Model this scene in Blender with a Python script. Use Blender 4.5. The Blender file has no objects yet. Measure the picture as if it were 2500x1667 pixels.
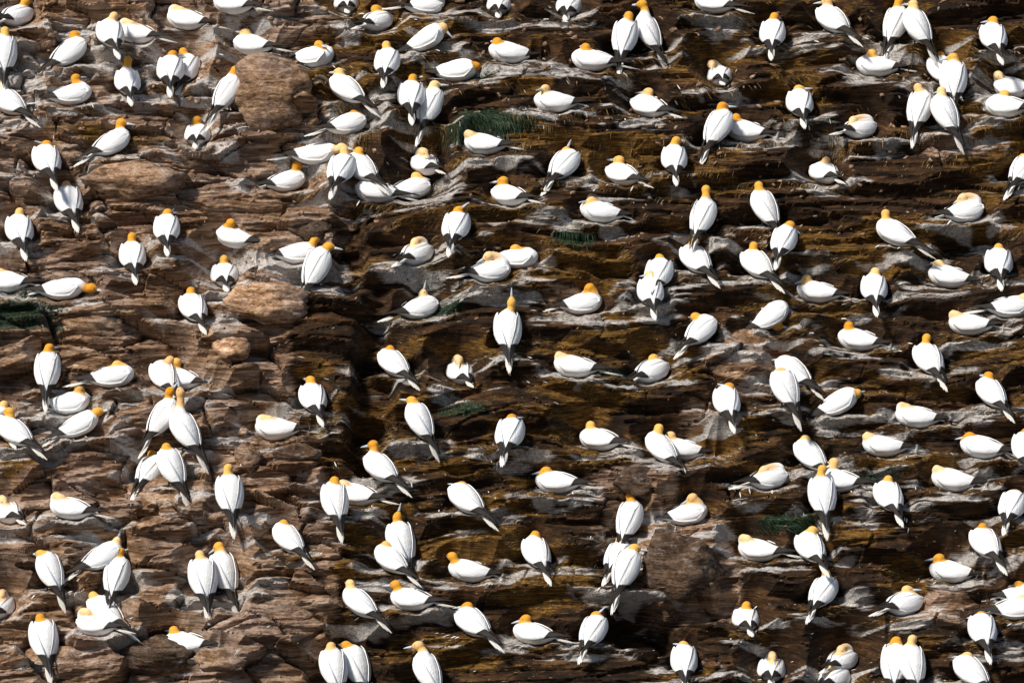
import bpy, math, random
import numpy as np
from mathutils import Vector, Matrix, Quaternion

# ------------------------------------------------------------------ camera, sky, sun, exposure
SC = bpy.context.scene
COL = SC.collection
SW, SH = 2500.0, 1667.0                  # photograph size
PXM = 215.0                              # photograph pixels per metre at the target
DIST = 60.0
PITCH = math.radians(9.0)
CAMP = np.array([0.0, -DIST*math.cos(PITCH), DIST*math.sin(PITCH)])
FWD = np.array([0.0, math.cos(PITCH), -math.sin(PITCH)])
UPV = np.array([0.0, math.sin(PITCH), math.cos(PITCH)])
cam = bpy.data.cameras.new('camera'); camo = bpy.data.objects.new('camera', cam)
COL.objects.link(camo); SC.camera = camo
cam.sensor_width = 36.0; cam.lens = 36.0*DIST/(SW/PXM)
cam.clip_start = 1.0; cam.clip_end = 500.0
camo.location = CAMP; camo.rotation_euler = (math.pi/2-PITCH, 0, 0)

SUN_EL, SUN_AZ = 50.0, -48.0             # azimuth: 0 = from behind the camera, negative = from the left
w = bpy.data.worlds.new('World'); SC.world = w; w.use_nodes = True
nt = w.node_tree; nt.nodes.clear()
sky = nt.nodes.new('ShaderNodeTexSky'); sky.sky_type = 'NISHITA'; sky.sun_disc = False
bg = nt.nodes.new('ShaderNodeBackground'); wo = nt.nodes.new('ShaderNodeOutputWorld')
bg.inputs[1].default_value = 0.055
nt.links.new(sky.outputs[0], bg.inputs[0]); nt.links.new(bg.outputs[0], wo.inputs[0])
az = math.radians(SUN_AZ); el = math.radians(SUN_EL)
sdir = Vector((math.sin(az)*math.cos(el), -math.cos(az)*math.cos(el), math.sin(el)))   # towards the sun
sky.sun_elevation = el; sky.sun_rotation = math.atan2(sdir.x, sdir.y)
sl = bpy.data.lights.new('sun', 'SUN'); so = bpy.data.objects.new('sun', sl); COL.objects.link(so)
sl.energy = 3.3; sl.angle = math.radians(9.0); sl.color = (1.0, 0.955, 0.88)
so.rotation_euler = (-sdir).to_track_quat('-Z', 'Y').to_euler(); so.location = sdir*80
SC.view_settings.view_transform = 'Standard'; SC.view_settings.look = 'None'
SC.view_settings.exposure = 0.8; SC.view_settings.gamma = 1.0

rng = np.random.default_rng(11); random.seed(5)

# ------------------------------------------------------------------ frames: pixels, rays, cliff plane
TH = math.radians(57.0)
TV = np.array([0.0, math.cos(TH), math.sin(TH)]); NV = np.array([0.0, -math.sin(TH), math.cos(TH)])
FPX = PXM*DIST
def ray(px, py):
    d = FWD + np.array([1.0, 0, 0])*((px-SW/2)/FPX) - UPV*((py-SH/2)/FPX)
    return d                             # depth 1 along the view axis
def to_px(P):
    v = P - CAMP; dep = v @ FWD
    return SW/2 + FPX*v[..., 0]/dep, SH/2 - FPX*(v @ UPV)/dep

# ------------------------------------------------------------------ numpy noise
def vnoise(x, y, seed):
    r = np.random.default_rng(seed); tab = r.random((256, 256))*2-1
    xi = np.floor(x).astype(int); yi = np.floor(y).astype(int)
    fx = x-xi; fy = y-yi
    fx = fx*fx*fx*(fx*(fx*6-15)+10); fy = fy*fy*fy*(fy*(fy*6-15)+10)
    a = tab[xi & 255, yi & 255]; b = tab[(xi+1) & 255, yi & 255]
    c = tab[xi & 255, (yi+1) & 255]; d = tab[(xi+1) & 255, (yi+1) & 255]
    return (a*(1-fx)+b*fx)*(1-fy)+(c*(1-fx)+d*fx)*fy
def fbm(x, y, seed, o=4, g=0.5):
    s = 0; a = 1.0; n = 0
    for i in range(o):
        s = s + a*vnoise(x*2**i+i*17.3, y*2**i+i*9.1, seed+i); n += a; a *= g
    return s/n
def sstep(a, b, x):
    t = np.clip((x-a)/(b-a), 0, 1); return t*t*(3-2*t)

# ------------------------------------------------------------------ the birds, read off the photograph
# per 500 x 420 window: head x, head y, body x, body y (window enlarged 3.734 times), heading, pose[, bill heading, bill pitch]
# heading: 0 = towards the camera, 90 = right, 180 = away, 270 = left.  pose: S sitting, M half up, U upright, T head tucked on back
Z = 1867/500.0
W = {
 (0, 0): [(235,15,150,135,150,'S'),(45,285,35,470,180,'U'),(680,320,630,465,120,'M'),(1040,150,1010,295,200,'M'),
  (1195,320,1245,290,250,'T'),(1650,130,1700,165,250,'T'),(1165,550,1165,735,185,'M'),(1575,500,1555,625,185,'M'),
  (1670,475,1690,615,175,'M'),(690,715,655,850,105,'S'),(25,790,85,920,225,'M'),(1105,1120,1020,1290,120,'M'),
  (1795,1100,1800,1220,185,'S'),(430,1320,430,1445,200,'M',300,20)],
 (500, 0): [(190,-50,250,20,240,'S'),(1300,-60,1290,20,180,'S'),(1560,85,1570,185,150,'S'),(375,300,430,395,250,'S'),
  (1040,410,1010,500,60,'S'),(1655,415,1660,555,170,'M'),(285,640,200,830,130,'U'),(345,640,345,745,170,'S'),
  (1225,660,1295,800,235,'M'),(1365,1040,1300,1115,110,'S'),(1248,1345,1000,1390,92,'S'),(1405,1380,1430,1515,225,'M'),
  (1270,1372,1240,1530,170,'M'),(840,1510,745,1640,115,'S')],
 (1000, 0): [(265,25,150,35,100,'T'),(800,-60,815,35,180,'S'),(1450,-50,1450,50,180,'S'),(305,250,150,340,90,'M',75,-45),
  (800,383,905,465,268,'S'),(1605,435,1660,535,262,'S'),(600,605,430,630,92,'S'),(30,715,15,860,185,'M'),
  (228,775,180,950,145,'U',90,0),(1238,812,1320,915,266,'S'),(560,1255,680,1300,255,'T'),(1420,1388,1405,1490,150,'M',60,65),
  (130,1390,150,1490,205,'T')],
 (1500, 0): [(130,145,90,325,160,'U'),(255,40,315,280,225,'U'),(1462,155,1440,295,180,'M'),(885,590,960,685,185,'T'),
  (312,842,315,960,225,'S'),(1680,815,1690,930,180,'M',90,5),(985,970,940,1145,140,'U'),(1110,1075,1195,1180,260,'S'),
  (565,1285,545,1440,180,'M'),(45,1460,75,1580,215,'S'),(850,-60,900,15,240,'S')],
 (2000, 0): [(75,15,125,170,225,'M'),(728,25,690,205,150,'U'),(858,40,895,225,220,'U'),(1585,190,1590,330,185,'M'),
  (480,490,520,590,265,'S'),(1220,525,1220,705,180,'U',270,-10),(1105,510,1130,630,200,'M'),(900,800,910,975,155,'U'),
  (1115,830,1150,1020,220,'U'),(1690,862,1695,960,250,'S'),(1640,690,1765,790,235,'T'),(310,1165,370,1160,130,'T'),
  (65,1470,50,1570,200,'S'),(1860,1440,1860,1535,150,'M')],
 (0, 400): [(605,195,630,325,200,'M'),(180,440,180,590,190,'M'),(1530,450,1520,580,180,'M'),(1205,665,1210,830,190,'M'),
  (5,1010,60,1060,262,'T'),(835,1130,570,1130,92,'S',80,-15),(1740,1160,1765,1300,195,'M')],
 (500, 400): [(1515,152,1555,240,265,'S'),(235,540,275,655,248,'S'),(1130,755,1015,930,140,'U',85,-10),(1010,682,850,800,97,'S'),
  (175,870,180,1005,182,'S')],
 (1000, 400): [(60,115,20,215,120,'S'),(855,155,905,275,235,'S'),(1660,340,1740,425,268,'S'),(440,430,420,560,165,'M',80,40),
  (50,715,60,810,150,'T'),(965,775,985,845,85,'S'),(720,840,740,970,112,'T'),(1640,1130,1570,1260,100,'S',265,-35),
  (930,1265,895,1500,180,'U',180,85),(122,1195,90,1300,125,'S',100,80)],
 (1500, 400): [(835,235,800,470,155,'U'),(1315,200,1375,385,220,'U'),(1605,562,1540,690,160,'M',100,-40),(720,722,745,860,212,'M'),
  (1270,750,1305,905,220,'M'),(415,865,400,985,170,'M',75,-55),(325,1012,330,1155,180,'M'),(1750,1050,1850,1155,258,'S'),
  (1485,1480,1420,1375,110,'M',90,-5),(740,1395,785,1510,140,'M')],
 (2000, 400): [(1310,310,1325,420,110,'T'),(605,455,690,620,238,'M'),(1635,765,1635,890,180,'M'),(1090,915,1180,1015,264,'S'),
  (510,985,500,1125,180,'M'),(1880,1245,1740,1290,92,'T'),(1255,1395,1370,1450,258,'T'),(270,1475,355,1590,260,'S')],
 (0, 820): [(450,110,432,300,182,'U'),(1065,265,1030,355,92,'S',265,-40),(1550,222,1500,355,200,'M'),(1605,240,1640,375,250,'S'),
  (720,480,625,600,100,'S',90,-35),(85,690,140,870,230,'M',265,0),(35,630,15,760,200,'M'),(890,690,720,800,100,'M',85,10),
  (1548,510,1480,730,128,'U',70,50),(1645,520,1695,850,232,'U',250,80),(1390,1080,1370,1215,150,'M'),(1515,1015,1570,1180,220,'U'),
  (30,1500,75,1600,210,'T'),(555,1480,640,1560,258,'T')],
 (500, 820): [(1690,125,1725,240,220,'M'),(965,405,990,555,190,'M'),(585,900,650,830,268,'T'),(1535,990,1605,1190,232,'M'),
  (215,1205,230,1425,192,'U'),(1182,1320,1190,1490,190,'U'),(1280,1400,1395,1435,240,'T')],
 (1000, 820): [(20,590,95,760,230,'U'),(450,220,465,330,200,'T'),(1400,195,1505,265,260,'T'),(930,750,910,880,165,'M'),
  (1650,815,1725,930,242,'S'),(1245,1230,1335,1320,262,'S'),(480,1365,515,1475,228,'M')],
 (1500, 820): [(355,205,335,310,138,'S'),(1560,212,1625,310,228,'M'),(1525,330,1560,460,215,'U'),(1048,465,1025,590,192,'M'),
  (405,840,430,1010,220,'M'),(510,910,615,1020,265,'S',268,-15),(1745,945,1785,1075,220,'M',60,-30),(1365,1240,1405,1285,128,'T'),
  (145,1460,130,1660,152,'U'),(710,1475,660,1610,94,'S',262,-30)],
 (2000, 820): [(980,20,1000,200,200,'M'),(1545,365,1572,510,215,'M'),(345,525,175,595,95,'M'),(800,695,885,725,262,'T'),
  (460,980,585,990,265,'T'),(1370,915,1475,1000,264,'S'),(135,1150,160,1305,262,'S'),(30,1215,30,1440,185,'U'),
  (630,1310,635,1450,190,'M'),(1110,1300,1215,1300,264,'T'),(1795,1440,1755,1535,168,'M'),(1885,880,1880,1010,185,'M')],
 (0, 1240): [(370,420,465,565,212,'U'),(1065,310,935,430,108,'M',60,70),(1090,400,1060,605,168,'U'),(850,800,960,930,238,'M'),
  (800,955,870,1050,235,'T'),(365,1000,405,1180,192,'U'),(1585,1115,1685,1220,260,'S'),(10,800,5,890,180,'T'),
  (1820,425,1855,620,195,'U')],
 (500, 1240): [(125,350,180,570,210,'U',250,-35),(720,145,765,270,222,'M'),(1755,85,1795,290,212,'U',90,75),(1650,340,1700,460,232,'M'),
  (1325,690,1415,855,232,'M'),(1740,697,1880,820,248,'S'),(1150,1260,1180,1440,202,'U'),(1290,1250,1385,1420,222,'U')],
 (1000, 1240): [(1150,250,1160,395,200,'M',50,-50),(390,440,545,560,264,'S'),(530,895,575,1030,222,'M',270,-5),
  (1060,1010,1125,1130,250,'S',270,-15),(1690,985,1670,1110,160,'M',75,45),(80,1250,170,1480,215,'U',268,-10)],
 (1500, 1240): [(185,365,100,540,140,'U',90,-10),(60,290,30,430,160,'M'),(1210,285,1315,370,256,'T'),(1810,205,1790,350,200,'M',90,-20),
  (1205,890,1200,1005,180,'S'),(630,1250,635,1380,180,'M'),(1440,1360,1430,1465,182,'T')],
 (2000, 1240): [(1490,175,1520,310,205,'M'),(1095,455,1195,565,262,'S',268,-8),(65,605,30,755,150,'M',20,-55),(800,745,770,860,138,'S',90,2),
  (1480,980,1490,1100,190,'M',80,-20),(700,1210,690,1400,170,'U',270,-25),(850,1195,850,1410,190,'U'),(200,1290,200,1380,150,'T'),
  (100,1455,130,1545,160,'T'),(1350,1350,1385,1480,222,'M'),(1815,705,1850,775,92,'S'),(1850,830,1800,900,94,'T')],
}
HC = {'S': 0.105, 'M': 0.150, 'U': 0.235, 'T': 0.105}
PT = {'S': 9.0, 'M': 30.0, 'U': 56.0, 'T': 7.0}
BIRDS = []
for (ox, oy), lst in W.items():
    for b in lst:
        hx, hy, bx, by, yaw, pose = b[:6]
        hyaw = b[6] if len(b) > 6 else None; hp = b[7] if len(b) > 7 else None
        BIRDS.append(dict(hx=ox+hx/Z, hy=oy+hy/Z, bx=ox+bx/Z, by=oy+by/Z, yaw=yaw, pose=pose, hyaw=hyaw, hp=hp))

# ------------------------------------------------------------------ terrain height over the cliff plane (s right, t up-slope)
def axis(lo, hi, step, olo, ohi, n):
    a = np.arange(lo, hi+1e-6, step)
    e = np.linspace(0, 1, n+1)[1:]**1.6
    return np.concatenate([(lo-(lo-olo)*e)[::-1], a, hi+(ohi-hi)*e])
S = axis(-6.3, 6.3, 0.0165, -15, 15, 26); T = axis(-4.75, 4.75, 0.0165, -12, 12, 26)
GS, GT = np.meshgrid(S, T)
base = GS[..., None]*np.array([1.0, 0, 0]) + GT[..., None]*TV
PX, PY = to_px(base)
def blob(px, py, rx, ry, soft=0.6, jit=0.35, seed=3):
    d = np.sqrt(((PX-px)/rx)**2+((PY-py)/ry)**2) + jit*fbm(GS*2.2, GT*2.2, seed, 3)
    return 1-sstep(1-soft, 1+soft*0.4, d)
n1 = fbm(GS*0.8, GT*0.8, 21, 3)
edge = 800 + 150*fbm(GT*0.9+3, GS*0.2, 33, 3) + 60*np.sin(PY/190.0)
rock = 1-sstep(-60, 60, PX-edge-90*n1)
for b in [(1840,875,130,90),(1650,1370,200,170),(1560,1190,120,70),(1400,730,90,40),(2330,330,160,60),(1750,1010,120,60),(2300,1500,120,60)]:
    rock = np.maximum(rock, 0.9*blob(*b, seed=41))
rock *= 1-0.8*blob(890,800,60,330,seed=7)
# big relief
H = 0.30*fbm(GS*0.33, GT*0.42, 1, 3) + 0.10*fbm(GS*1.1, GT*1.5, 5, 3)
tilt = -0.035 + 0.02*(GS/6)
# ledges
def ledge(L, A, seed, warp):
    q = (GT + tilt*GS + warp*fbm(GS*0.55, GT*0.9, seed, 3))/L + 0.25*np.sin(GS*1.7/L**0.3+seed)
    f = q-np.floor(q)
    amp = 0.55+0.9*(vnoise(np.floor(q)*3.1, GS*0.7, seed+50)*0.5+0.5)
    prof = np.where(f < 0.82, 0.5-f/0.82, -0.5+(f-0.82)/0.18)
    return A*amp*prof, f
l1, f1 = ledge(0.52, 0.21, 61, 0.22); l2, f2 = ledge(0.17, 0.060, 62, 0.10); l3, f3 = ledge(0.062, 0.022, 63, 0.06)
H = H + l1*(1-0.35*rock) + l2 + l3*(0.5+0.5*rock)
# blocky rock: tilted facets with cracks
nc = 900
cs = rng.uniform(-7, 7, nc); ct = rng.uniform(-5.3, 5.3, nc)
off = rng.normal(0, 0.075, nc); gs = rng.normal(0.05, 0.30, nc); gt = rng.normal(-0.15, 0.32, nc)
wsx = GS + 0.10*fbm(GS*1.3, GT*1.3, 71, 3); wtx = (GT + 0.03*GS + 0.06*fbm(GS*1.6, GT*1.6, 72, 3))
D1 = np.full(GS.shape, 9.0); D2 = np.full(GS.shape, 9.0); I1 = np.zeros(GS.shape, int)
for k in range(nc):
    i0, i1 = np.searchsorted(S, [cs[k]-1.1, cs[k]+1.1]); j0, j1 = np.searchsorted(T, [ct[k]-0.7, ct[k]+0.7])
    if i1 <= i0 or j1 <= j0: continue
    sl_ = (slice(j0, j1), slice(i0, i1))
    d = np.sqrt((wsx[sl_]-cs[k])**2*0.55 + ((wtx[sl_]-ct[k])*1.75)**2)
    a, b_, c_ = D1[sl_], D2[sl_], I1[sl_]
    m = d < a
    D2[sl_] = np.where(m, a, np.minimum(b_, d)); c_[m] = k; D1[sl_] = np.where(m, d, a)
facet = off[I1] + gs[I1]*(wsx-cs[I1]) + gt[I1]*(wtx-ct[I1])
crack = np.clip(1-(D2-D1)/0.045, 0, 1)
inside = (np.abs(GS) < 6.6) & (np.abs(GT) < 4.9)
rk = (0.22+0.78*rock)*inside
H = H + rk*(np.clip(facet, -0.22, 0.22) - 0.13*crack**2)
H = H + 0.024*fbm(GS*5, GT*8, 81, 4) + 0.012*fbm(GS*17, GT*22, 82, 3)
# hollows and gullies
for (px, py, rx, ry, dp, sd) in [(1560,1520,110,62,0.75,91),(1700,1475,60,40,0.35,92),(905,930,55,210,0.45,93),(850,600,45,130,0.35,94),
        (880,480,80,40,0.22,95),(1560,115,110,40,0.28,96),(2400,585,90,36,0.30,97),(960,1560,70,50,0.3,98),(1780,1440,40,70,0.35,99),
        (1250,1150,160,40,0.18,100),(2050,730,130,34,0.2,101),(1480,640,70,40,0.2,102),(300,1190,90,36,0.2,103),(2250,1390,110,36,0.25,104)]:
    H = H - dp*blob(px, py, rx, ry, 0.5, 0.45, sd)
H = np.clip(H, -1.4, 0.9)

def hsample(Hm, s, t):
    i = np.clip(np.searchsorted(S, s)-1, 0, len(S)-2); j = np.clip(np.searchsorted(T, t)-1, 0, len(T)-2)
    fs = np.clip((s-S[i])/(S[i+1]-S[i]), 0, 1); ft = np.clip((t-T[j])/(T[j+1]-T[j]), 0, 1)
    return (Hm[j, i]*(1-fs)+Hm[j, i+1]*fs)*(1-ft)+(Hm[j+1, i]*(1-fs)+Hm[j+1, i+1]*fs)*ft
def hit(Hm, px, py):
    d = ray(px, py); dep = np.linspace(DIST-6.5, DIST+6.5, 1300)
    P = CAMP + dep[:, None]*d
    g = P @ NV - hsample(Hm, P[:, 0], P @ TV)
    k = np.argmax(g < 0)
    if k == 0: k = len(dep)//2
    a = g[k-1]/(g[k-1]-g[k]) if g[k-1] != g[k] else 0
    return CAMP + (dep[k-1]+a*(dep[k]-dep[k-1]))*d
# a shelf under every bird: earth and seaweed trodden flat
H0 = H.copy(); nestm = np.zeros_like(H); wash = np.zeros_like(H)
cT, sT = math.cos(TH), math.sin(TH)
# soften what the shelves are planned on
order = sorted(range(len(BIRDS)), key=lambda k: BIRDS[k]['by'])
for k in order:
    b = BIRDS[k]; hc = HC[b['pose']]
    gpy = b['by'] + hc*PXM*math.cos(PITCH)
    G = hit(H, b['bx'], gpy)
    s0, t0, z0 = G[0], G @ TV, G[2]
    yw = math.radians(b['yaw']); lat = abs(math.sin(yw))
    rs = 0.20+0.15*lat; away = max(0.0, -math.cos(yw))
    i0, i1 = np.searchsorted(S, [s0-1, s0+1]); j0, j1 = np.searchsorted(T, [t0-0.8, t0+0.8])
    q = (slice(j0, j1), slice(i0, i1))
    gs_, gt_ = GS[q], GT[q]
    ds = (gs_-s0)/rs; dt = (gt_-t0)/np.where(gt_ > t0, (0.27+0.12*away)*cT, 0.17*cT)
    r = np.sqrt(ds*ds+dt*dt) + 0.10*fbm(gs_*6, gt_*6, 200+k, 2)
    m = 1-sstep(0.72, 1.45, r)
    plat = (z0 - 0.045*np.clip(r, 0, 1)**2 - gt_*sT)/cT + 0.016*fbm(gs_*14, gt_*18, 300+k, 2) + 0.028*np.exp(-((r-.85)/.16)**2)*(dt < .3)
    H[q] = H[q]*(1-m) + plat*m
    rg = np.sqrt(((gs_-s0)/(rs+.34))**2+((gt_-t0+.05)/.22)**2) + .35*fbm(gs_*3, gt_*8, 900+k, 3)
    wash[q] = np.maximum(wash[q], 1-sstep(.55, 1.15, rg))
    nestm[q] = np.maximum(nestm[q], 1-sstep(0.8, 1.7, r + np.where(dt < 0, -0.25, 0.35)))

# clear the rock away from round each body and head
def clear(Hm, P, r0, k):   # k seeds the roughness
    s0, t0, n0 = P[0], P @ TV, P @ NV
    i0, i1 = np.searchsorted(S, [s0-.5, s0+.5]); j0, j1 = np.searchsorted(T, [t0-.5, t0+.5])
    q = (slice(j0, j1), slice(i0, i1)); r = np.hypot(GS[q]-s0, GT[q]-t0)
    Hm[q] = np.minimum(Hm[q], n0 - r0 + 1.6*np.clip(r-r0, 0, 9)**1.0 + 0.02*fbm(GS[q]*9, GT[q]*9, 700+k, 2))
def bird_frame(b, k):
    """ground point, heading, body centre and head of a bird on the present ground"""
    pose = b['pose']; hc = HC[pose]
    yaw = math.radians(b['yaw'] + 5*math.sin(k*7.7)); b['yawr'] = yaw; b['rz'] = yaw - math.pi/2
    Gp = hit(H, b['bx'], b['by'] + hc*PXM*math.cos(PITCH)); b['ground'] = Gp
    heading = np.array([math.sin(yaw), -math.cos(yaw), 0])
    Cw = Gp + np.array([0, 0, hc])
    fo = {'S': .19, 'M': .14, 'U': .08, 'T': -.02}[pose]
    dep = (Cw-CAMP) @ FWD + (heading @ FWD)*fo
    b['centre'] = Cw; b['headw'] = CAMP + dep*ray(b['hx'], b['hy'])
for rep_ in range(3):
    for k, b in enumerate(BIRDS):
        bird_frame(b, k)
        hd_ = np.array([math.sin(b['yawr']), -math.cos(b['yawr']), 0])
        p_ = math.radians(PT[b['pose']]); ax = hd_*math.cos(p_) + np.array([0, 0, math.sin(p_)])
        for f in (0, .12, .24, .36):
            clear(H, b['headw'] - FWD*f, .075, k)
            clear(H, b['headw']*.5 + (b['centre'] + ax*.1)*.5 - FWD*f, .08, k)
        for q in (-.20, -.32, -.44):
            for f in (0, .10, .2): clear(H, b['centre'] + ax*q - FWD*f - np.array([0, 0, .01]), .035, k)
        for q in (-.05, .08, .16):
            clear(H, b['centre'] + ax*q, .11, k)
            if q > 0:
                for f in (.12, .24): clear(H, b['centre'] + ax*q + np.array([0, 0, .03]) - FWD*f, .09, k)
for k, b in enumerate(BIRDS):
    bird_frame(b, k)
    for du, dv in ((0, 0), (-9, 0), (9, 0), (0, -9)):      # a head never sinks into the bank behind it
        d1 = (hit(H, b['hx']+du, b['hy']+dv)-CAMP) @ FWD; d0 = (b['headw']-CAMP) @ FWD
        if d0 > d1-.055: b['headw'] = CAMP + (d1-.055)*ray(b['hx'], b['hy'])

# masks that carry the ground's own colours
ochre = np.zeros_like(H)
for b in [(40,1140,80,45),(1390,955,120,50),(1440,630,120,45),(1900,100,70,60),(1230,1080,60,40),(1950,180,80,40),(300,330,140,30),
          (1180,1320,150,60),(1150,1590,160,50),(1640,900,90,30),(1780,1060,90,60),(2080,1290,120,40),(1950,560,120,40),(2150,640,100,30),
          (700,170,120,60),(1000,1090,60,40),(760,1390,120,30),(1350,1430,140,60),(2280,120,120,40),(2430,300,90,60)]:
    ochre = np.maximum(ochre, blob(*b, seed=int(b[0])))
ochre = np.clip(ochre + 0.85*sstep(-0.05, 0.40, fbm(GS*0.9, GT*4.0, 401, 4))*(1-rock), 0, 1)
ochre = np.clip(np.maximum(ochre, (0.62-0.35*rock)*nestm*(1-.5*sstep(0, .5, fbm(GS*4, GT*6, 402, 3)))), 0, 1)
moss = np.zeros_like(H)
for b in [(1190,305,130,40),(60,800,110,60),(1930,1262,90,22),(1160,170,60,20),(90,715,120,25),(1120,1000,90,25),(1400,585,60,20),(1490,905,80,16),(2130,1150,100,22),(1080,740,60,20)]:
    moss = np.maximum(moss, blob(*b, seed=int(b[1])))
guano = np.zeros_like(H)
for b in [(660,670,140,60),(560,200,130,70),(300,80,260,90),(130,150,180,90),(450,180,140,80),(560,820,60,60),(1840,840,90,40),(620,1440,120,60),(470,1440,60,40),(390,1260,110,40),(560,1060,80,40),(2440,170,80,30),(2400,340,90,40)]:
    guano = np.maximum(guano, 0.8*blob(*b, seed=int(b[0])+1))
streak = fbm(GS*3.0, GT*11.0, 501, 4)
guano = guano*sstep(-0.25, 0.35, streak) + 1.15*wash*sstep(-0.25, 0.35, fbm(GS*2.5, GT*14, 502, 4)) + 0.45*rock*sstep(0.0, 0.45, fbm(GS*1.2, GT*6, 503, 4))
guano = np.clip(guano, 0, 1)

pos = base + H[..., None]*NV
nv = pos.shape[0]*pos.shape[1]; NTR, NSR = pos.shape[:2]
me = bpy.data.meshes.new('cliff')
ii = np.arange(nv).reshape(NTR, NSR)
quads = np.stack([ii[:-1, :-1], ii[:-1, 1:], ii[1:, 1:], ii[1:, :-1]], -1).reshape(-1, 4)
me.vertices.add(nv); me.vertices.foreach_set('co', pos.reshape(-1).astype(np.float32))
me.loops.add(quads.size); me.loops.foreach_set('vertex_index', quads.reshape(-1).astype(np.int32))
me.polygons.add(len(quads)); me.polygons.foreach_set('loop_start', (np.arange(len(quads))*4).astype(np.int32))
me.update(calc_edges=True)
me.polygons.foreach_set('use_smooth', np.zeros(len(quads), bool))
ca = me.color_attributes.new('ground', 'FLOAT_COLOR', 'POINT')
ca.data.foreach_set('color', np.stack([rock, ochre, guano, moss], -1).reshape(-1).astype(np.float32))
cliff = bpy.data.objects.new('cliff', me); COL.objects.link(cliff)
cliff['kind'] = 'structure'; cliff['label'] = 'steep brown cliff face of ledges, earth and tan rock'

# ------------------------------------------------------------------ materials
def mat(name, rough=0.8, spec=0.3):
    m = bpy.data.materials.new(name); m.use_nodes = True
    b = m.node_tree.nodes['Principled BSDF']; b.inputs['Roughness'].default_value = rough
    b.inputs['Specular IOR Level'].default_value = spec
    return m, m.node_tree, b
class G:
    """small node-graph helper"""
    def __init__(s, nt): s.nt = nt
    def n(s, t, **k):
        o = s.nt.nodes.new(t)
        for a, v in k.items(): setattr(o, a, v)
        return o
    def l(s, a, b): s.nt.links.new(a, b)
    def noise(s, vec, scale, detail=5, rough=0.55, dist=0.0):
        o = s.n('ShaderNodeTexNoise'); o.inputs['Scale'].default_value = scale; o.inputs['Detail'].default_value = detail
        o.inputs['Roughness'].default_value = rough; o.inputs['Distortion'].default_value = dist
        s.l(vec, o.inputs['Vector']); return o.outputs[0]
    def ramp(s, v, stops):
        o = s.n('ShaderNodeValToRGB'); e = o.color_ramp.elements
        while len(e) < len(stops): e.new(0.5)
        for x, (p, c) in zip(e, stops): x.position = p; x.color = c if len(c) == 4 else (*c, 1)
        s.l(v, o.inputs[0]); return o.outputs[0]
    def mix(s, f, a, b, mode='MIX'):
        o = s.n('ShaderNodeMix', data_type='RGBA', blend_type=mode)
        for sock, v in ((o.inputs[0], f), (o.inputs[6], a), (o.inputs[7], b)):
            if isinstance(v, (float, int)): sock.default_value = v
            elif isinstance(v, tuple): sock.default_value = (*v, 1)
            else: s.l(v, sock)
        return o.outputs[2]
    def math(s, op, a, b=None, clamp=False):
        o = s.n('ShaderNodeMath', operation=op, use_clamp=clamp)
        for sock, v in zip(o.inputs, (a, b)):
            if v is None: continue
            if isinstance(v, (float, int)): sock.default_value = v
            else: s.l(v, sock)
        return o.outputs[0]
    def mapping(s, vec, scale, rot=(0, 0, 0)):
        o = s.n('ShaderNodeMapping'); o.inputs['Scale'].default_value = scale; o.inputs['Rotation'].default_value = rot
        s.l(vec, o.inputs['Vector']); return o.outputs[0]
    def bump(s, h, strength, dist, normal=None):
        o = s.n('ShaderNodeBump'); o.inputs['Strength'].default_value = strength; o.inputs['Distance'].default_value = dist
        s.l(h, o.inputs['Height'])
        if normal is not None: s.l(normal, o.inputs['Normal'])
        return o.outputs[0]
def rock_colour(g, vec, band):
    big = g.noise(vec, 1.6, 4, 0.6)
    a = g.ramp(band, [(0.30, (0.024, 0.011, 0.005)), (0.43, (0.11, 0.057, 0.026)), (0.51, (0.28, 0.160, 0.088)), (0.64, (0.58, 0.41, 0.27))])
    b = g.ramp(band, [(0.30, (0.030, 0.016, 0.009)), (0.46, (0.17, 0.100, 0.064)), (0.64, (0.54, 0.40, 0.31))])
    c = g.mix(g.ramp(big, [(0.42, (0, 0, 0)), (0.6, (1, 1, 1))]), a, b)
    return c
mC, ntc, bc = mat('cliff_ground', 0.9, 0.2)
g = G(ntc)
geo = g.n('ShaderNodeNewGeometry'); P_ = geo.outputs['Position']
att = g.n('ShaderNodeVertexColor', layer_name='ground'); sep = g.n('ShaderNodeSeparateColor'); g.l(att.outputs[0], sep.inputs[0])
RK, OC, GU = sep.outputs; MO = att.outputs[1]
ROT = (0, math.radians(-1.6), 0)
bandv = g.mapping(P_, (1.1, 1.1, 9.0), ROT)
band = g.noise(bandv, 1.5, 8, 0.62, 0.6)
fine = g.noise(g.mapping(P_, (2.4, 2.4, 26), ROT), 2.2, 8, 0.72, 0.2)
grit = g.noise(P_, 48, 5, 0.75); lump = g.noise(P_, 13, 6, 0.68, 0.4)
soil = g.ramp(g.math('ADD', g.math('MULTIPLY', band, 0.6), g.math('MULTIPLY', fine, 0.4)), [(0.38, (0.006, 0.003, 0.0012)), (0.48, (0.024, 0.011, 0.0035)), (0.56, (0.068, 0.031, 0.010)), (0.68, (0.17, 0.085, 0.034))])
och = g.ramp(fine, [(0.34, (0.022, 0.010, 0.0015)), (0.5, (0.115, 0.054, 0.008)), (0.68, (0.32, 0.165, 0.032))])
rk_ = rock_colour(g, P_, g.math('ADD', g.math('MULTIPLY', band, 0.6), g.math('MULTIPLY', fine, 0.4)))
def soft(m, amt, lo, hi):
    x = g.math('ADD', m, g.math('MULTIPLY', g.math('SUBTRACT', fine, 0.5), amt))
    return g.ramp(x, [(lo, (0, 0, 0)), (hi, (1, 1, 1))])
col = g.mix(soft(RK, 0.9, 0.35, 0.62), soil, rk_)
col = g.mix(soft(OC, 1.3, 0.40, 0.85), col, och)
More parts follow.
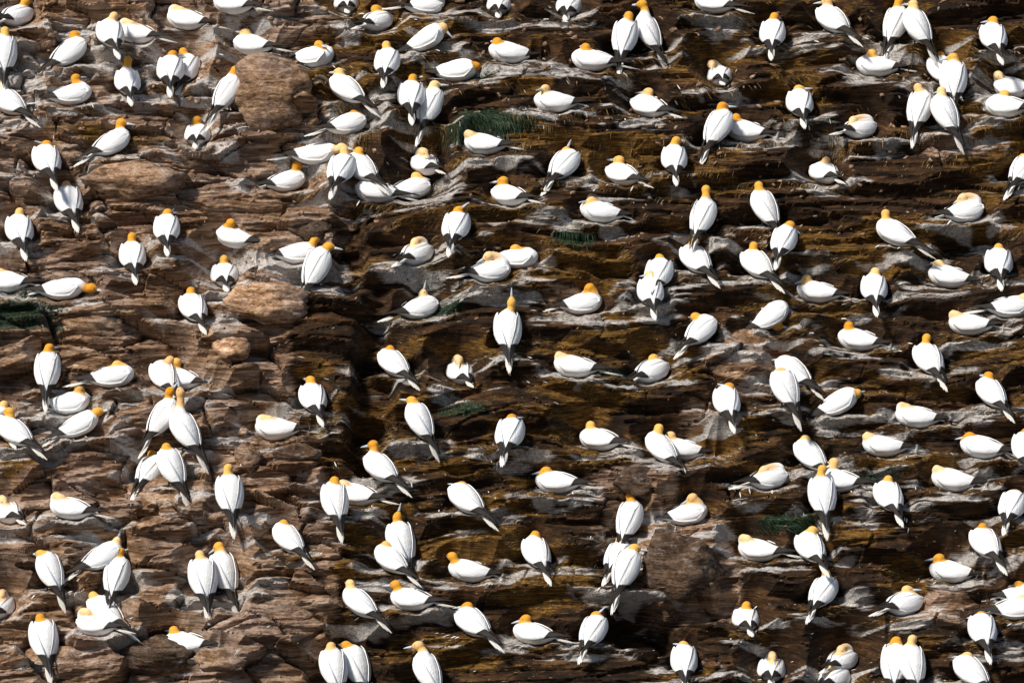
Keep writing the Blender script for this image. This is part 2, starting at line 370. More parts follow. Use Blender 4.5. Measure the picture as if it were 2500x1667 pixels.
grn = g.ramp(grit, [(0.35, (0.004, 0.010, 0.005)), (0.65, (0.016, 0.032, 0.016))])
col = g.mix(soft(MO, 2.2, 0.45, 1.1), col, grn)
gcol = g.ramp(grit, [(0.3, (0.34, 0.29, 0.25)), (0.62, (0.66, 0.63, 0.60))])
gm = g.math('MULTIPLY', soft(GU, 1.5, 0.40, 0.95), 0.85)
col = g.mix(gm, col, gcol)
col = g.mix(0.35, col, g.ramp(grit, [(0.3, (0.35, 0.35, 0.35)), (0.7, (1, 1, 1))]), 'MULTIPLY')
col = g.mix(g.math('SUBTRACT', 0.6, g.math('MULTIPLY', RK, 0.3)), col, g.ramp(lump, [(0.34, (0.30, 0.28, 0.26)), (0.60, (1.2, 1.2, 1.2))]), 'MULTIPLY')
g.l(col, bc.inputs['Base Color'])
n1_ = g.bump(band, 0.5, 0.04); n2_ = g.bump(fine, 0.5, 0.02, n1_); n3_ = g.bump(lump, 0.8, 0.035, n2_); n3_ = g.bump(grit, 0.8, 0.010, n3_)
g.l(n3_, bc.inputs['Normal'])
me.materials.append(mC)

def rock_mat(name, k, ochre_mix):
    m, t, b = mat(name, 0.88, 0.2); g = G(t)
    tc = g.n('ShaderNodeTexCoord'); oi = g.n('ShaderNodeObjectInfo')
    gp = g.n('ShaderNodeNewGeometry').outputs['Position']
    band = g.noise(g.mapping(gp, (1.6, 1.6, 9.0), (0, math.radians(-4), 0)), 1.7, 8, 0.62, 0.7)
    fine = g.noise(g.mapping(gp, (8, 8, 13), ROT), 2.0, 7, 0.7, 0.5); grit = g.noise(gp, 50, 5, 0.75)
    vo = g.n('ShaderNodeTexVoronoi', feature='DISTANCE_TO_EDGE'); vo.inputs['Scale'].default_value = 2.0; g.l(g.mapping(gp, (1, 1, 2.6), (0.3, 0.25, 0)), vo.inputs['Vector'])
    crk = g.ramp(g.math('ADD', vo.outputs['Distance'], g.math('MULTIPLY', g.math('SUBTRACT', fine, 0.5), 0.12)), [(0.0, (0, 0, 0)), (0.035, (1, 1, 1))])
    c = rock_colour(g, gp, g.math('ADD', g.math('MULTIPLY', band, 0.55), g.math('MULTIPLY', fine, 0.45)))
    c = g.mix(1.0, c, (k, k, k), 'MULTIPLY')
    lich = g.ramp(g.noise(gp, 4.5, 6, 0.7), [(0.56, (0, 0, 0)), (0.66, (1, 1, 1))])
    c = g.mix(g.math('MULTIPLY', lich, ochre_mix), c, (0.30, 0.16, 0.045))
    wht = g.ramp(g.noise(g.mapping(gp, (5, 5, 11)), 1.6, 7, 0.7), [(0.56, (0, 0, 0)), (0.68, (1, 1, 1))])
    c = g.mix(g.math('MULTIPLY', wht, 0.45), c, (0.50, 0.45, 0.41))
    c = g.mix(0.35, c, g.ramp(grit, [(0.3, (0.4, 0.4, 0.4)), (0.7, (1, 1, 1))]), 'MULTIPLY')
    g.l(c, b.inputs['Base Color'])
    c = g.mix(g.math('MULTIPLY', g.ramp(g.noise(gp, 2.5, 3), [(0.5, (0, 0, 0)), (0.62, (1, 1, 1))]), 0.55), c, crk, 'MULTIPLY'); g.l(c, b.inputs['Base Color'])
    a = g.bump(band, 0.5, 0.05); a = g.bump(fine, 0.8, 0.04, a); a = g.bump(grit, 0.8, 0.010, a); g.l(a, b.inputs['Normal'])
    return m
M_TAN = rock_mat('tan_rock', 1.15, 0.35); M_BROWN = rock_mat('brown_rock', 0.42, 0.3); M_PALE = rock_mat('pale_rock', 1.8, 0.1)

mW, t_, b_ = mat('white_plumage', 0.75, 0.15); g = G(t_)
at = g.n('ShaderNodeVertexColor', layer_name='plumage'); sp = g.n('ShaderNodeSeparateColor'); g.l(at.outputs[0], sp.inputs[0])
oi = g.n('ShaderNodeObjectInfo'); tcn = g.n('ShaderNodeTexCoord')
fz = g.noise(tcn.outputs['Object'], 38, 4, 0.65); fl = g.noise(g.mapping(tcn.outputs['Object'], (14, 40, 40)), 1.5, 4, 0.6)
wcol = g.mix(g.math('MULTIPLY', g.ramp(g.noise(tcn.outputs['Object'], 7, 4, 0.6), [(0.45, (0, 0, 0)), (0.75, (1, 1, 1))]), 0.5), (0.82, 0.82, 0.82), (0.66, 0.60, 0.52))
gold = g.ramp(oi.outputs['Random'], [(0.0, (0.58, 0.24, 0.012)), (0.55, (0.66, 0.31, 0.03)), (0.85, (0.70, 0.40, 0.10)), (1.0, (0.74, 0.50, 0.24))])
gmk = g.ramp(g.math('ADD', sp.outputs[0], g.math('MULTIPLY', g.math('SUBTRACT', fz, 0.5), 0.25)), [(0.10, (0, 0, 0)), (0.95, (1, 1, 1))])
cc = g.mix(gmk, wcol, g.mix(sp.outputs[1], gold, (0.80, 0.56, 0.32)))
g.l(cc, b_.inputs['Base Color'])
a = g.bump(fl, 0.5, 0.016); a = g.bump(fz, 0.45, 0.008, a); g.l(a, b_.inputs['Normal'])
b_.inputs['Sheen Weight'].default_value = 0.15

mWing, t_, b_ = mat('wing_plumage', 0.7, 0.2); g = G(t_)
at = g.n('ShaderNodeVertexColor', layer_name='plumage'); sp = g.n('ShaderNodeSeparateColor'); g.l(at.outputs[0], sp.inputs[0])
tcn = g.n('ShaderNodeTexCoord')
fl = g.noise(g.mapping(tcn.outputs['Object'], (5, 70, 70)), 1.2, 3, 0.5)
fz = g.noise(tcn.outputs['Object'], 40, 4, 0.6)
wc = g.mix(g.math('MULTIPLY', fz, 0.25), (0.83, 0.83, 0.83), (0.62, 0.57, 0.50))
dk = g.ramp(g.math('ADD', sp.outputs[0], g.math('MULTIPLY', g.math('SUBTRACT', fl, 0.5), 0.4)), [(0.45, (0, 0, 0)), (0.6, (1, 1, 1))])
g.l(g.mix(dk, wc, (0.022, 0.017, 0.014)), b_.inputs['Base Color'])
g.l(g.bump(fl, 0.5, 0.010), b_.inputs['Normal'])

def plain(name, c, rough=0.6, spec=0.3, var=0.25, scale=30):
    m, t, b = mat(name, rough, spec); g = G(t); tc = g.n('ShaderNodeTexCoord')
    n = g.noise(tc.outputs['Object'], scale, 4, 0.6)
    lo = tuple(x*(1-var) for x in c); hi = tuple(min(1, x*(1+var)) for x in c)
    g.l(g.ramp(n, [(0.3, lo), (0.7, hi)]), b.inputs['Base Color']); return m
mTail = plain('tail_feathers', (0.70, 0.66, 0.60), 0.7, 0.2, 0.12)
mBill = plain('bill_horn', (0.42, 0.46, 0.50), 0.4, 0.4, 0.15)
mEye = plain('eye_dark', (0.02, 0.022, 0.028), 0.2, 0.5, 0.1)
mLeg = plain('leg_skin', (0.035, 0.032, 0.028), 0.6, 0.3, 0.3)

# ------------------------------------------------------------------ mesh helper
def mesh_from(name, V, F, m=None, smooth=True):
    x = bpy.data.meshes.new(name); x.from_pydata([tuple(v) for v in V], [], F); x.update()
    if smooth: x.polygons.foreach_set('use_smooth', np.ones(len(x.polygons), bool))
    if m: x.materials.append(m)
    return x
def tube(C, RW, RH, side, n=14, cap=True):
    """closed loft: centres C, half-width RW along 'side', half-height RH along the third axis"""
    C = np.array(C, float); k = len(C); V = []; F = []
    for i in range(k):
        tg = C[min(i+1, k-1)]-C[max(i-1, 0)]; tg /= np.linalg.norm(tg)+1e-9
        sd = side[i] if isinstance(side, list) else side
        sd = sd - tg*(sd @ tg); sd /= np.linalg.norm(sd)+1e-9
        u = np.cross(tg, sd)
        for j in range(n):
            a = 2*math.pi*j/n
            V.append(C[i]+sd*math.cos(a)*RW[i]+u*math.sin(a)*RH[i])
    for i in range(k-1):
        for j in range(n):
            F.append((i*n+j, i*n+(j+1) % n, (i+1)*n+(j+1) % n, (i+1)*n+j))
    F.append(tuple(range(n-1, -1, -1))); F.append(tuple((k-1)*n+j for j in range(n)))
    return V, F
# body profile along the trunk (metres from its centre): half-width, half-height
BS = np.array([-.275, -.25, -.20, -.14, -.06, .02, .09, .15, .195, .225, .24])
BW = np.array([.014, .036, .068, .098, .122, .128, .123, .106, .078, .044, .012])
BH = np.array([.012, .030, .056, .084, .106, .114, .112, .098, .072, .042, .012])

def bird_body(k, b):
    p = math.radians(PT[b['pose']] + rng.uniform(-4, 4)); b['pitch'] = p
    A = np.array([math.cos(p), 0, math.sin(p)]); U = np.array([-math.sin(p), 0, math.cos(p)]); Y = np.array([0, 1.0, 0])
    hc = HC[b['pose']]
    C = np.array([0, 0, hc])
    V, F = tube([C + A*s - U*0.02*math.cos(s*6) for s in BS], BW*b['fat'], BH*b['fat'], Y, 18)
    hd = b['head']; bd = b['bill']
    p0 = C + A*0.12 + U*0.015
    dist = np.linalg.norm(hd-p0)
    if b['pose'] == 'T':
        p1 = p0 + A*0.10 + np.array([0, 0, 0.07]); p2 = hd + A*0.05 + np.array([0, 0, 0.03])
    else:
        p1 = p0 + A*min(0.09, 0.4*dist) + np.array([0, 0, 0.15*dist]); p2 = hd - bd*0.06 - np.array([0, 0, 0.35*dist])
    tt = np.linspace(0, 1, 12)[:, None]
    cv = (1-tt)**3*p0 + 3*(1-tt)**2*tt*p1 + 3*(1-tt)*tt**2*p2 + tt**3*hd
    r = np.interp(tt[:, 0], [0, .25, .5, .75, 1], [.082, .072, .055, .045, .043])
    side = np.cross(np.array([0, 0, 1.0]), bd); side = side/np.linalg.norm(side) if np.linalg.norm(side) > .1 else Y
    v2, f2 = tube(cv, r, r, Y if abs(Y @ side) > .3 else side, 12)
    o = len(V); V += v2; F += [tuple(i+o for i in f) for f in f2]
    hs = np.array([-.062, -.052, -.03, 0, .028, .05, .066, .078]); hw = np.array([.010, .028, .042, .047, .041, .029, .019, .011]); hh = np.array([.010, .028, .043, .049, .044, .032, .021, .012])
    v3, f3 = tube([hd+bd*s for s in hs], hw*1.17, hh*1.15, side, 12)
    o = len(V); V += v3; F += [tuple(i+o for i in f) for f in f3]
    b['curve'] = cv
    m = mesh_from('gannet_body', V, F, mW)
    return m

# shared part meshes --------------------------------------------------------------------------------
def wing_mesh(sg):
    na, nb = 20, 7; V = []; dark = []
    for sh in (1.0, 0.0):                 # outer and inner skin
        for i in range(na):
            f = i/(na-1); s = 0.165 - 0.605*f
            bw = np.interp(s, BS, BW) if s > -0.2 else np.interp(s, [-.46, -.36, -.2], [.010, .030, .066])
            bh = np.interp(s, BS, BH) if s > -0.2 else np.interp(s, [-.46, -.36, -.2], [.006, .020, .054])
            up = np.interp(f, [0, .15, .5, .8, 1], [25, 52, 66, 78, 82]); lo = np.interp(f, [0, .15, .45, .7, .9, 1], [5, -26, -22, 5, 52, 80])
            for j in range(nb):
                gq = j/(nb-1); a = math.radians(up+(lo-up)*gq)
                k = 1.035 + 0.02*sh + 0.03*math.sin(math.pi*gq)*sh
                step = 0.004*sh*math.sin(gq*math.pi*3)
                y = sg*(bw*k+0.006*sh+step)*math.cos(a); z = (bh*k+0.006*sh+step)*math.sin(a) - 0.02*math.cos(s*6) + 0.012*f
                V.append((s, y, z)); dark.append(float(np.interp(f + 0.07*gq, [.55, .68], [0, 1])))
    F = []; N = na*nb
    for q in (0, 1):
        for i in range(na-1):
            for j in range(nb-1):
                a = (q*N+i*nb+j, q*N+i*nb+j+1, q*N+(i+1)*nb+j+1, q*N+(i+1)*nb+j)
                F.append(a if (q == 0) == (sg > 0) else a[::-1])
    rim = [i*nb for i in range(na)] + [(na-1)*nb+j for j in range(1, nb)] + [i*nb+nb-1 for i in range(na-2, -1, -1)] + [j for j in range(nb-2, 0, -1)]
    for x, y in zip(rim, rim[1:]+rim[:1]): F.append((x, y, y+N, x+N))
    m = mesh_from('wing', V, F, mWing)
    c = m.color_attributes.new('plumage', 'FLOAT_COLOR', 'POINT')
    c.data.foreach_set('color', np.array([[d, 0, 0, 1] for d in dark], np.float32).reshape(-1))
    return m
WING = {1: wing_mesh(1), -1: wing_mesh(-1)}
def tail_mesh():
    V = []; F = []
    # six overlapping pointed feathers fanned into a wedge
    for q, (an, ln) in enumerate([(-9, .19), (9, .19), (-5, .235), (5, .235), (-1.6, .27), (1.6, .27)]):
        o = len(V); an = math.radians(an); z = -0.012 + 0.004*q/2
        prof = [(0, .014), (.45, .019), (.8, .012), (1, .001)]
        for f, wd in prof:
            for sd in (-1, 1):
                for tz in (0.0025, -0.0025):
                    x = -.235 - ln*f*math.cos(an) + sd*wd*math.sin(an); y = ln*f*math.sin(an) + sd*wd*math.cos(an)
                    V.append((x, y, z + tz*(1-f*.7) + (0.003 if sd > 0 else 0) - 0.012*f))
        for i in range(3):
            a = o+i*4; b = a+4
            F += [(a, b, b+2, a+2), (a+1, a+3, b+3, b+1), (a, a+1, b+1, b), (a+2, b+2, b+3, a+3)]
        F += [(o, o+2, o+3, o+1), (o+12, o+13, o+15, o+14)]
    return mesh_from('tail', V, F, mTail, False)
TAIL = tail_mesh()
V, F = tube([(.068+x, 0, -.004-.10*max(0, x-.07)**1.0) for x in (0, .02, .045, .07, .09, .104)], [.0165, .0145, .0115, .0085, .0055, .001], [.0175, .0155, .0125, .009, .006, .001], np.array([0, 1.0, 0]), 10)
BILL = mesh_from('bill', V, F, mBill)
V = []; F = []
for i in range(1, 5):
    for j in range(8):
        a = math.pi*i/5; c = 2*math.pi*j/8; V.append((.0075*math.sin(a)*math.cos(c), .005*math.cos(a), .0075*math.sin(a)*math.sin(c)))
for i in range(3):
    for j in range(8): F.append((i*8+j, i*8+(j+1) % 8, (i+1)*8+(j+1) % 8, (i+1)*8+j))
F += [tuple(range(7, -1, -1)), tuple(24+j for j in range(8))]
EYE = mesh_from('eye', V, F, mEye)
def leg_mesh():
    V, F = tube([(0, 0, .13), (.004, 0, .09), (-.006, 0, .045), (.0, 0, .012)], [.022, .016, .010, .010], [.022, .016, .010, .010], np.array([0, 1.0, 0]), 8)
    def add(v, f):
        nonlocal V, F
        o = len(V); V += v; F += [tuple(i+o for i in q) for q in f]
    tips = []
    for an in (-32, 0, 32, 80):
        a = math.radians(an); L = .085 if an < 60 else .04
        tip = np.array([L*math.cos(a), L*math.sin(a), .005]); tips.append(tip)
        add(*tube([np.array([0, 0, .012]), tip*.5+np.array([0, 0, .006]), tip], [.009, .007, .003], [.008, .006, .003], np.array([-math.sin(a), math.cos(a), 0]), 6))
    web = [(0, 0, .011), tuple(tips[0]), tuple(tips[1]), tuple(tips[2]), (0, 0, .004), tuple(tips[0]-[0, 0, .004]), tuple(tips[1]-[0, 0, .004]), tuple(tips[2]-[0, 0, .004])]
    add(web, [(0, 1, 2), (0, 2, 3), (4, 6, 5), (4, 7, 6), (1, 5, 6, 2), (2, 6, 7, 3), (0, 4, 5, 1), (3, 7, 4, 0)])
    return mesh_from('leg', V, F, mLeg)
LEG = leg_mesh()

# ------------------------------------------------------------------ place the birds
tmp = []
for k, b in enumerate(BIRDS):
    pose = b['pose']; hc = HC[pose]
    yaw = b['yawr']; rz = b['rz']; Gp = b['ground']; Hw = b['headw']
    R = np.array([[math.cos(rz), -math.sin(rz), 0], [math.sin(rz), math.cos(rz), 0], [0, 0, 1]])
    hl = R.T @ (Hw-Gp)
    c0 = np.array([0, 0, hc]); d = hl-c0; L = np.linalg.norm(d)
    if L > 0.50: hl = c0 + d*0.50/L
    if pose == 'T':
        hl[2] = max(hl[2], hc + 0.085)
    if b['hyaw'] is not None: hyw = math.radians(b['hyaw'])
    elif pose == 'T': hyw = yaw + math.pi + rng.uniform(-.5, .5)
    else: hyw = yaw + rng.choice([-1, 1])*rng.uniform(0.05, 0.9)
    hp = math.radians(b['hp'] if b['hp'] is not None else (-28 if pose == 'T' else rng.uniform(-14, 8)))
    bw = np.array([math.sin(hyw)*math.cos(hp), -math.cos(hyw)*math.cos(hp), math.sin(hp)])
    b['head'] = hl; b['bill'] = R.T @ bw; b['fat'] = rng.uniform(1.05, 1.17)
    m = bird_body(k, b)
    o = bpy.data.objects.new('tmp', m); COL.objects.link(o)
    md = o.modifiers.new('r', 'REMESH'); md.mode = 'VOXEL'; md.voxel_size = 0.0125; md.use_smooth_shade = True
    ms = o.modifiers.new('s', 'SMOOTH'); ms.iterations = 5; ms.factor = 0.5
    tmp.append(o)
bpy.context.view_layer.update()
dg = bpy.context.evaluated_depsgraph_get()
bodies = []
for o in tmp:
    m = bpy.data.meshes.new_from_object(o.evaluated_get(dg)); m.name = 'body'; bodies.append(m)
for o in tmp:
    m = o.data; bpy.data.objects.remove(o); bpy.data.meshes.remove(m)

FACE = [(20, 'facing the viewer'), (70, 'facing lower right'), (112, 'facing right'), (160, 'facing away right'), (202, 'facing away'), (248, 'facing away left'), (292, 'facing left'), (340, 'facing lower left'), (361, 'facing the viewer')]
POSE = {'S': 'sitting low', 'M': 'half raised', 'U': 'upright', 'T': 'head tucked back'}
LAND = [(690,230,'large rounded tan boulder'),(335,440,'wide smooth tan boulder'),(650,745,'pale whitish boulder'),(60,800,'left edge green patch'),
 (400,1225,'long tan boulder'),(1660,1375,'big dark brown boulder'),(1548,1175,'rounded brown boulder'),(1830,830,'right-hand tan boulder'),
 (565,850,'grey upright boulder'),(785,1388,'flat tan slab'),(1560,1520,'black hollow'),(900,960,'dark gully'),(1190,305,'top centre green patch'),
 (1930,1262,'lower right green patch'),(1390,955,'central ochre mound'),(40,1140,'left edge ochre mound'),(1440,630,'upper central ochre patch'),
 (0,0,'top left corner'),(2500,0,'top right corner'),(0,1667,'bottom left corner'),(2500,1667,'bottom right corner'),(2500,830,'right edge centre'),
 (1250,0,'top edge centre'),(1250,1667,'bottom edge centre'),(1880,0,'top edge, right half'),(620,0,'top edge, left half'),
 (2500,420,'upper right edge'),(2500,1250,'lower right edge'),(1900,100,'upper right ochre patch')]
ORD = ['nearest', 'second nearest', 'third nearest', 'fourth nearest', 'fifth nearest', 'sixth nearest', 'seventh nearest', 'eighth nearest', 'ninth nearest', 'tenth nearest']
DIRS = ['right of', 'up-right of', 'above', 'up-left of', 'left of', 'down-left of', 'below', 'down-right of']
sect = {}
for k, b in enumerate(BIRDS):
    dd = [math.hypot(b['bx']-x, b['by']-y) for x, y, _ in LAND]; j = int(np.argmin(dd))
    an = math.degrees(math.atan2(LAND[j][1]-b['by'], b['bx']-LAND[j][0])) % 360
    sect.setdefault((j, int((an+22.5)//45) % 8), []).append((dd[j], k))
for (j, di), lst in sect.items():
    for i, (_, k) in enumerate(sorted(lst)):
        b = BIRDS[k]; fc = next(f for a, f in FACE if b['yaw'] % 360 < a)
        b['label'] = f"{ORD[i]} gannet {DIRS[di]} the {LAND[j][2]}, {POSE[b['pose']]}, {fc}"
def child(name, data, parent, mtx=None):
    o = bpy.data.objects.new(name, data); COL.objects.link(o); o.parent = parent
    if mtx is not None: o.matrix_local = mtx
    return o
for k, (b, m) in enumerate(zip(BIRDS, bodies)):
    n = len(m.vertices); co = np.zeros(n*3, np.float32); m.vertices.foreach_get('co', co); co = co.reshape(-1, 3)
    cv = b['curve']; gold = np.zeros(n)
    for t, c, r in [(i/11, cv[i], .058) for i in range(2, 12)]:
        d = np.linalg.norm(co-c, axis=1); gold = np.maximum(gold, sstep(.20, .85, t)*(1-sstep(r, r+.018, d)))
    for s in (-.03, 0, .03, .06):
        d = np.linalg.norm(co-(b['head']+b['bill']*s), axis=1); gold = np.maximum(gold, 1-sstep(.058, .074, d))
    c = m.color_attributes.new('plumage', 'FLOAT_COLOR', 'POINT')
    cc_ = np.zeros((n, 4), np.float32); cc_[:, 0] = gold; cc_[:, 1] = 0.75 if b['pose'] == 'T' else (0.45 if k % 7 == 3 else 0.0); cc_[:, 3] = 1; c.data.foreach_set('color', cc_.reshape(-1))
    m.polygons.foreach_set('use_smooth', np.ones(len(m.polygons), bool))
    if not m.materials: m.materials.append(mW)
    e = bpy.data.objects.new('gannet', None); COL.objects.link(e); e.empty_display_size = 0.1
    e.location = b['ground']; e.rotation_euler = (0, 0, b['rz'])
    e['category'] = 'gannet'; e['group'] = 'gannets nesting on the cliff'
    e['label'] = b['label']
    bo = child('body', m, e)
    hc = HC[b['pose']]
    BM = Matrix.Translation((0, 0, hc)) @ Matrix.Rotation(-b['pitch'], 4, 'Y') @ Matrix.Scale(b['fat'], 4)
    child('wing', WING[1], e, BM); child('wing', WING[-1], e, BM); child('tail', TAIL, e, BM)
    x = Vector(b['bill']).normalized(); zz = Vector((0, 0, 1))
    if abs(x.z) > .93: zz = Vector((-1, 0, 0))
    y = zz.cross(x).normalized(); z2 = x.cross(y)
    HM = Matrix((x, y, z2)).transposed().to_4x4(); HM.translation = Vector(b['head'])
    child('bill', BILL, bo, HM)
    for sg in (-1, 1): child('eye', EYE, bo, HM @ Matrix.Translation((.036, sg*.036, .012)))
    if b['pose'] in 'MU':
        for sg in (-1, 1): child('leg', LEG, e, Matrix.Translation((.0, sg*.05, 0)) @ Matrix.Diagonal((1, 1, 1.0 if b['pose'] == 'M' else 1.15, 1)))

# ------------------------------------------------------------------ boulders
def boulder(px, py, wpx, hpx, m, seed, label, out=0.45, depth=0.8, rot=0.0, sub=4):
    r = np.random.default_rng(seed)
    import bmesh
    bm = bmesh.new(); bmesh.ops.create_icosphere(bm, subdivisions=sub, radius=1.0)
    d = np.array([v.co[:] for v in bm.verts]); d /= np.linalg.norm(d, axis=1)[:, None]
    npl = 26; nn = r.normal(size=(npl, 3)); nn /= np.linalg.norm(nn, axis=1)[:, None]; dd = r.uniform(.72, 1.0, npl)
    q = d @ nn.T; rad = np.where(q > .05, dd/np.maximum(q, .05), 9).min(1); rad = np.minimum(rad, 1.12)
    nz = 0.12*fbm(d[:, 0]*2.5+seed, d[:, 2]*4+d[:, 1]*2, seed, 5, .6) + 0.025*np.sin(d[:, 2]*22+d[:, 0]*2+3*fbm(d[:, 0]*2, d[:, 1]*2, seed+9, 2))
    P = d*(rad+nz)[:, None]
    sx, sz = wpx/PXM/2, hpx/PXM/2; sy = depth*min(sx, sz*1.3)
    P = P*np.array([sx, sy, sz])
    ca_, sa_ = math.cos(rot), math.sin(rot)
    P = np.stack([P[:, 0]*ca_-P[:, 2]*sa_, P[:, 1], P[:, 0]*sa_+P[:, 2]*ca_], 1)
    for v, c in zip(bm.verts, P): v.co = c
    x = bpy.data.meshes.new('boulder'); bm.to_mesh(x); bm.free()
    x.polygons.foreach_set('use_smooth', np.ones(len(x.polygons), bool)); x.materials.append(m)
    o = bpy.data.objects.new('boulder', x); COL.objects.link(o)
    G0 = hit(H, px, py); o.location = G0 + FWD*sy*(1-2*out)*1.0
    o['label'] = label; o['category'] = 'boulder'; o['group'] = 'boulders bedded in the cliff'
    return o
for a in [
 (655,235,230,200,M_TAN,1,'large rounded tan boulder with dark right edge, upper left of the cliff',.34),
 (335,440,260,120,M_TAN,2,'wide smooth tan boulder in the bare patch near the left edge'),
 (650,735,230,110,M_PALE,3,'pale whitish boulder just under the huddled gannets left of the dark gully',.36),
 (235,800,190,90,M_TAN,4,'low tan boulder beside the green patch at the left edge'),
 (400,1225,230,110,M_TAN,5,'long tan boulder pointing right, lower left of the cliff',.40,.8,.15),
 (1660,1375,200,180,M_BROWN,6,'big dark brown boulder above the black hollow, lower right of centre',.66),
 (1548,1175,120,78,M_BROWN,7,'rounded brown boulder right of centre, under a pair of gannets',.5),
 (1830,830,120,50,M_TAN,8,'tan boulder right of centre, above a squabbling gannet pair',.36),
 (565,850,110,100,M_PALE,9,'grey upright boulder left of centre in the bare rock'),
 (785,1388,120,44,M_TAN,10,'flat tan slab with dark crack beneath, lower left of centre',.30),
 (606,1120,72,66,M_TAN,11,'small square tan block left of centre above an upright gannet'),
 (690,1500,200,100,M_TAN,12,'broad tan rock face near the bottom, left of centre',.34,.8,.2),
 (390,1600,170,90,M_BROWN,13,'brown rock lump at the bottom edge, left',.36),
 (140,1610,200,80,M_TAN,14,'reddish tan rock at the bottom left corner',.32),
 (540,1610,130,70,M_TAN,15,'angular tan rock at the bottom edge beside an upright pair',.36),
 (560,1060,100,44,M_PALE,16,'small pale ledge block under the flat-lying gannet, left of centre',.38),
 (730,1110,120,60,M_BROWN,17,'brown block between two gannets left of the dark gully',.36),
 (450,1440,110,60,M_TAN,18,'tan rock wedge beside a sleeping gannet, lower left',.36),
 (760,560,110,56,M_BROWN,21,'greyish brown rock step at the top of the dark gully',.36),
 ]:
    boulder(*a)

# ------------------------------------------------------------------ loose stones, straw, plants and feathers
from mathutils.bvhtree import BVHTree
def surf(s, t):
    h = hsample(H, s, t); e = 0.03
    hs = (hsample(H, s+e, t)-hsample(H, s-e, t))/(2*e); ht = (hsample(H, s, t+e)-hsample(H, s, t-e))/(2*e)
    P = np.stack([s, np.zeros_like(s), np.zeros_like(s)], -1)*1.0
    P = s[:, None]*np.array([1., 0, 0]) + t[:, None]*TV + h[:, None]*NV
    N = NV - hs[:, None]*np.array([1., 0, 0]) - ht[:, None]*TV
    return P, N/np.linalg.norm(N, axis=1)[:, None]
def scatter(mask, n, seed):
    r = np.random.default_rng(seed)
    p = (mask*np.gradient(S)[None, :]*np.gradient(T)[:, None]).reshape(-1); p = p/p.sum()
    i = r.choice(len(p), n, p=p)
    return S[i % len(S)] + r.uniform(-.008, .008, n), T[i//len(S)] + r.uniform(-.008, .008, n)
def stuff(name, V, F, m, label, cat, smooth=False):
    x = bpy.data.meshes.new(name)
    V = np.asarray(V, np.float32); F = np.asarray(F, np.int32)
    x.vertices.add(len(V)); x.vertices.foreach_set('co', V.reshape(-1)); k = F.shape[1]
    x.loops.add(F.size); x.loops.foreach_set('vertex_index', F.reshape(-1)); x.polygons.add(len(F))
    x.polygons.foreach_set('loop_start', (np.arange(len(F))*k).astype(np.int32)); x.update(calc_edges=True)
    if smooth: x.polygons.foreach_set('use_smooth', np.ones(len(F), bool))
    x.materials.append(m); o = bpy.data.objects.new(name, x); COL.objects.link(o)
    o['kind'] = 'stuff'; o['label'] = label; o['category'] = cat
def blades(mask, n, seed, lmin, lmax, wid, droop, flat):
    r = np.random.default_rng(seed); s, t = scatter(mask, n, seed)
    P, N = surf(s, t)
    a = r.uniform(0, 2*math.pi, n)
    X = np.array([1., 0, 0]); tan = X*np.cos(a)[:, None]*1.5 + np.cross(N, X)*np.sin(a)[:, None]*0.8
    tan /= np.linalg.norm(tan, axis=1)[:, None]
    d0 = tan*flat + N*(1-flat)*r.uniform(.2, 1.0, n)[:, None]; d0 /= np.linalg.norm(d0, axis=1)[:, None]
    L = r.uniform(lmin, lmax, n)[:, None]; sd = np.cross(d0, N + 1e-3); sd /= np.linalg.norm(sd, axis=1)[:, None]+1e-9
    w_ = r.uniform(.6, 1.3, n)[:, None]*wid
    g0 = np.array([0, 0, -1.0])
    q = [P - N*.004, P + d0*L*.4 + g0*L*droop*.12, P + d0*L*.75 + g0*L*droop*.4, P + d0*L*.95 + g0*L*droop*.8]
    wv = [1, .9, .6, .1]
    V = np.stack([x for p_, k in zip(q, wv) for x in (p_ - sd*w_*k, p_ + sd*w_*k)], 1).reshape(-1, 3)
    b0 = np.arange(n)[:, None]*8
    F = np.concatenate([b0 + np.array([[2*i, 2*i+1, 2*i+3, 2*i+2]]) for i in range(3)], 0)
    return V, F
def blade_mat(name, stops):
    m, t_, b_ = mat(name, 0.7, 0.2); g = G(t_)
    gp = g.n('ShaderNodeNewGeometry')
    g.l(g.ramp(gp.outputs['Random Per Island'], stops), b_.inputs['Base Color']); return m
mStraw = blade_mat('dry_straw', [(0, (.018, .009, .003)), (.5, (.06, .032, .009)), (.82, (.17, .095, .03)), (1, (.40, .28, .13))])
mGreen = blade_mat('green_leaves', [(0, (.005, .013, .007)), (.6, (.014, .034, .018)), (1, (.05, .07, .025))])
view = ((np.abs(GS) < 6.2) & (np.abs(GT) < 4.7)).astype(float)
clump = sstep(0.0, 0.45, fbm(GS*4.5, GT*7, 601, 3))**2
V, F = blades(view*((0.02 + 0.9*ochre*(1-rock*.6) + 0.1*(1-rock))*(.08+clump) + 1.1*nestm*(1-.6*rock)*(.25+clump)), 80000, 5, .02, .085, .0026, .55, .72)
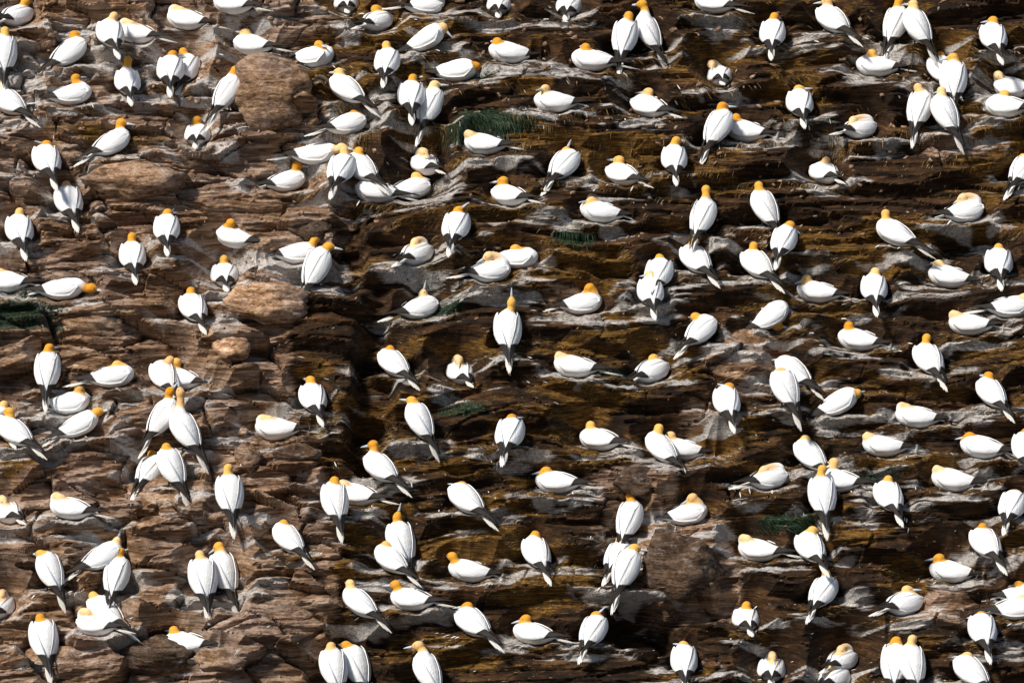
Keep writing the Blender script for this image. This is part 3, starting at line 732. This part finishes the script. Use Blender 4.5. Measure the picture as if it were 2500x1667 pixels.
stuff('dry_grass', V, F, mStraw, 'dry straw and seaweed strewn over the earth ledges', 'dry grass')
V, F = blades(view*(moss**2+1e-6), 9000, 6, .02, .075, .0055, .8, .5)
stuff('green_plants', V, F, mGreen, 'dark green leafy plants in damp patches of the cliff', 'plants')
# stones
r = np.random.default_rng(9); n = 2600; s, t = scatter(view*(0.35+rock)*(1-.7*nestm), n, 9); P, N = surf(s, t)
cube = np.array([(-1, -1, -1), (1, -1, -1), (1, 1, -1), (-1, 1, -1), (-1, -1, 1), (1, -1, 1), (1, 1, 1), (-1, 1, 1)], float)
cf = np.array([(0, 3, 2, 1), (4, 5, 6, 7), (0, 1, 5, 4), (1, 2, 6, 5), (2, 3, 7, 6), (3, 0, 4, 7)])
V = []; sz = .012 + .035*r.random(n)**3
for i in range(n):
    c = cube*r.uniform(.55, 1.0, (8, 1))*np.array([1.5, 1, .7])*sz[i]
    q = np.array(Quaternion(r.normal(size=4)).normalized().to_matrix()); q = q*.6 + np.eye(3)*.4
    V.append(P[i] + c @ q.T)
V = np.concatenate(V); F = (np.arange(n)[:, None, None]*8 + cf[None]).reshape(-1, 4)
stuff('loose_stones', V, F, M_TAN, 'small loose stones lying on the ledges', 'stones')
# feathers
n = 1100; s, t = scatter(view*(0.05+nestm), n, 10); P, N = surf(s, t); r = np.random.default_rng(10)
a = r.uniform(0, 6.28, n); X = np.array([1., 0, 0]); d0 = X*np.cos(a)[:, None] + np.cross(N, X)*np.sin(a)[:, None]
sd = np.cross(N, d0); L = r.uniform(.015, .045, n)[:, None]; P = P + N*.006
V = np.stack([P-d0*L, P-d0*L*.3+sd*L*.16+N*L*.15, P+d0*L*.4+sd*L*.16+N*L*.25, P+d0*L+N*L*.1, P+d0*L*.4-sd*L*.16+N*L*.2, P-d0*L*.3-sd*L*.16+N*L*.15], 1).reshape(-1, 3)
F = np.arange(n)[:, None]*6 + np.array([[0, 1, 2, 3, 4, 5]])
stuff('loose_feathers', V, F, mTail, 'small white feathers shed around the nests', 'feathers')
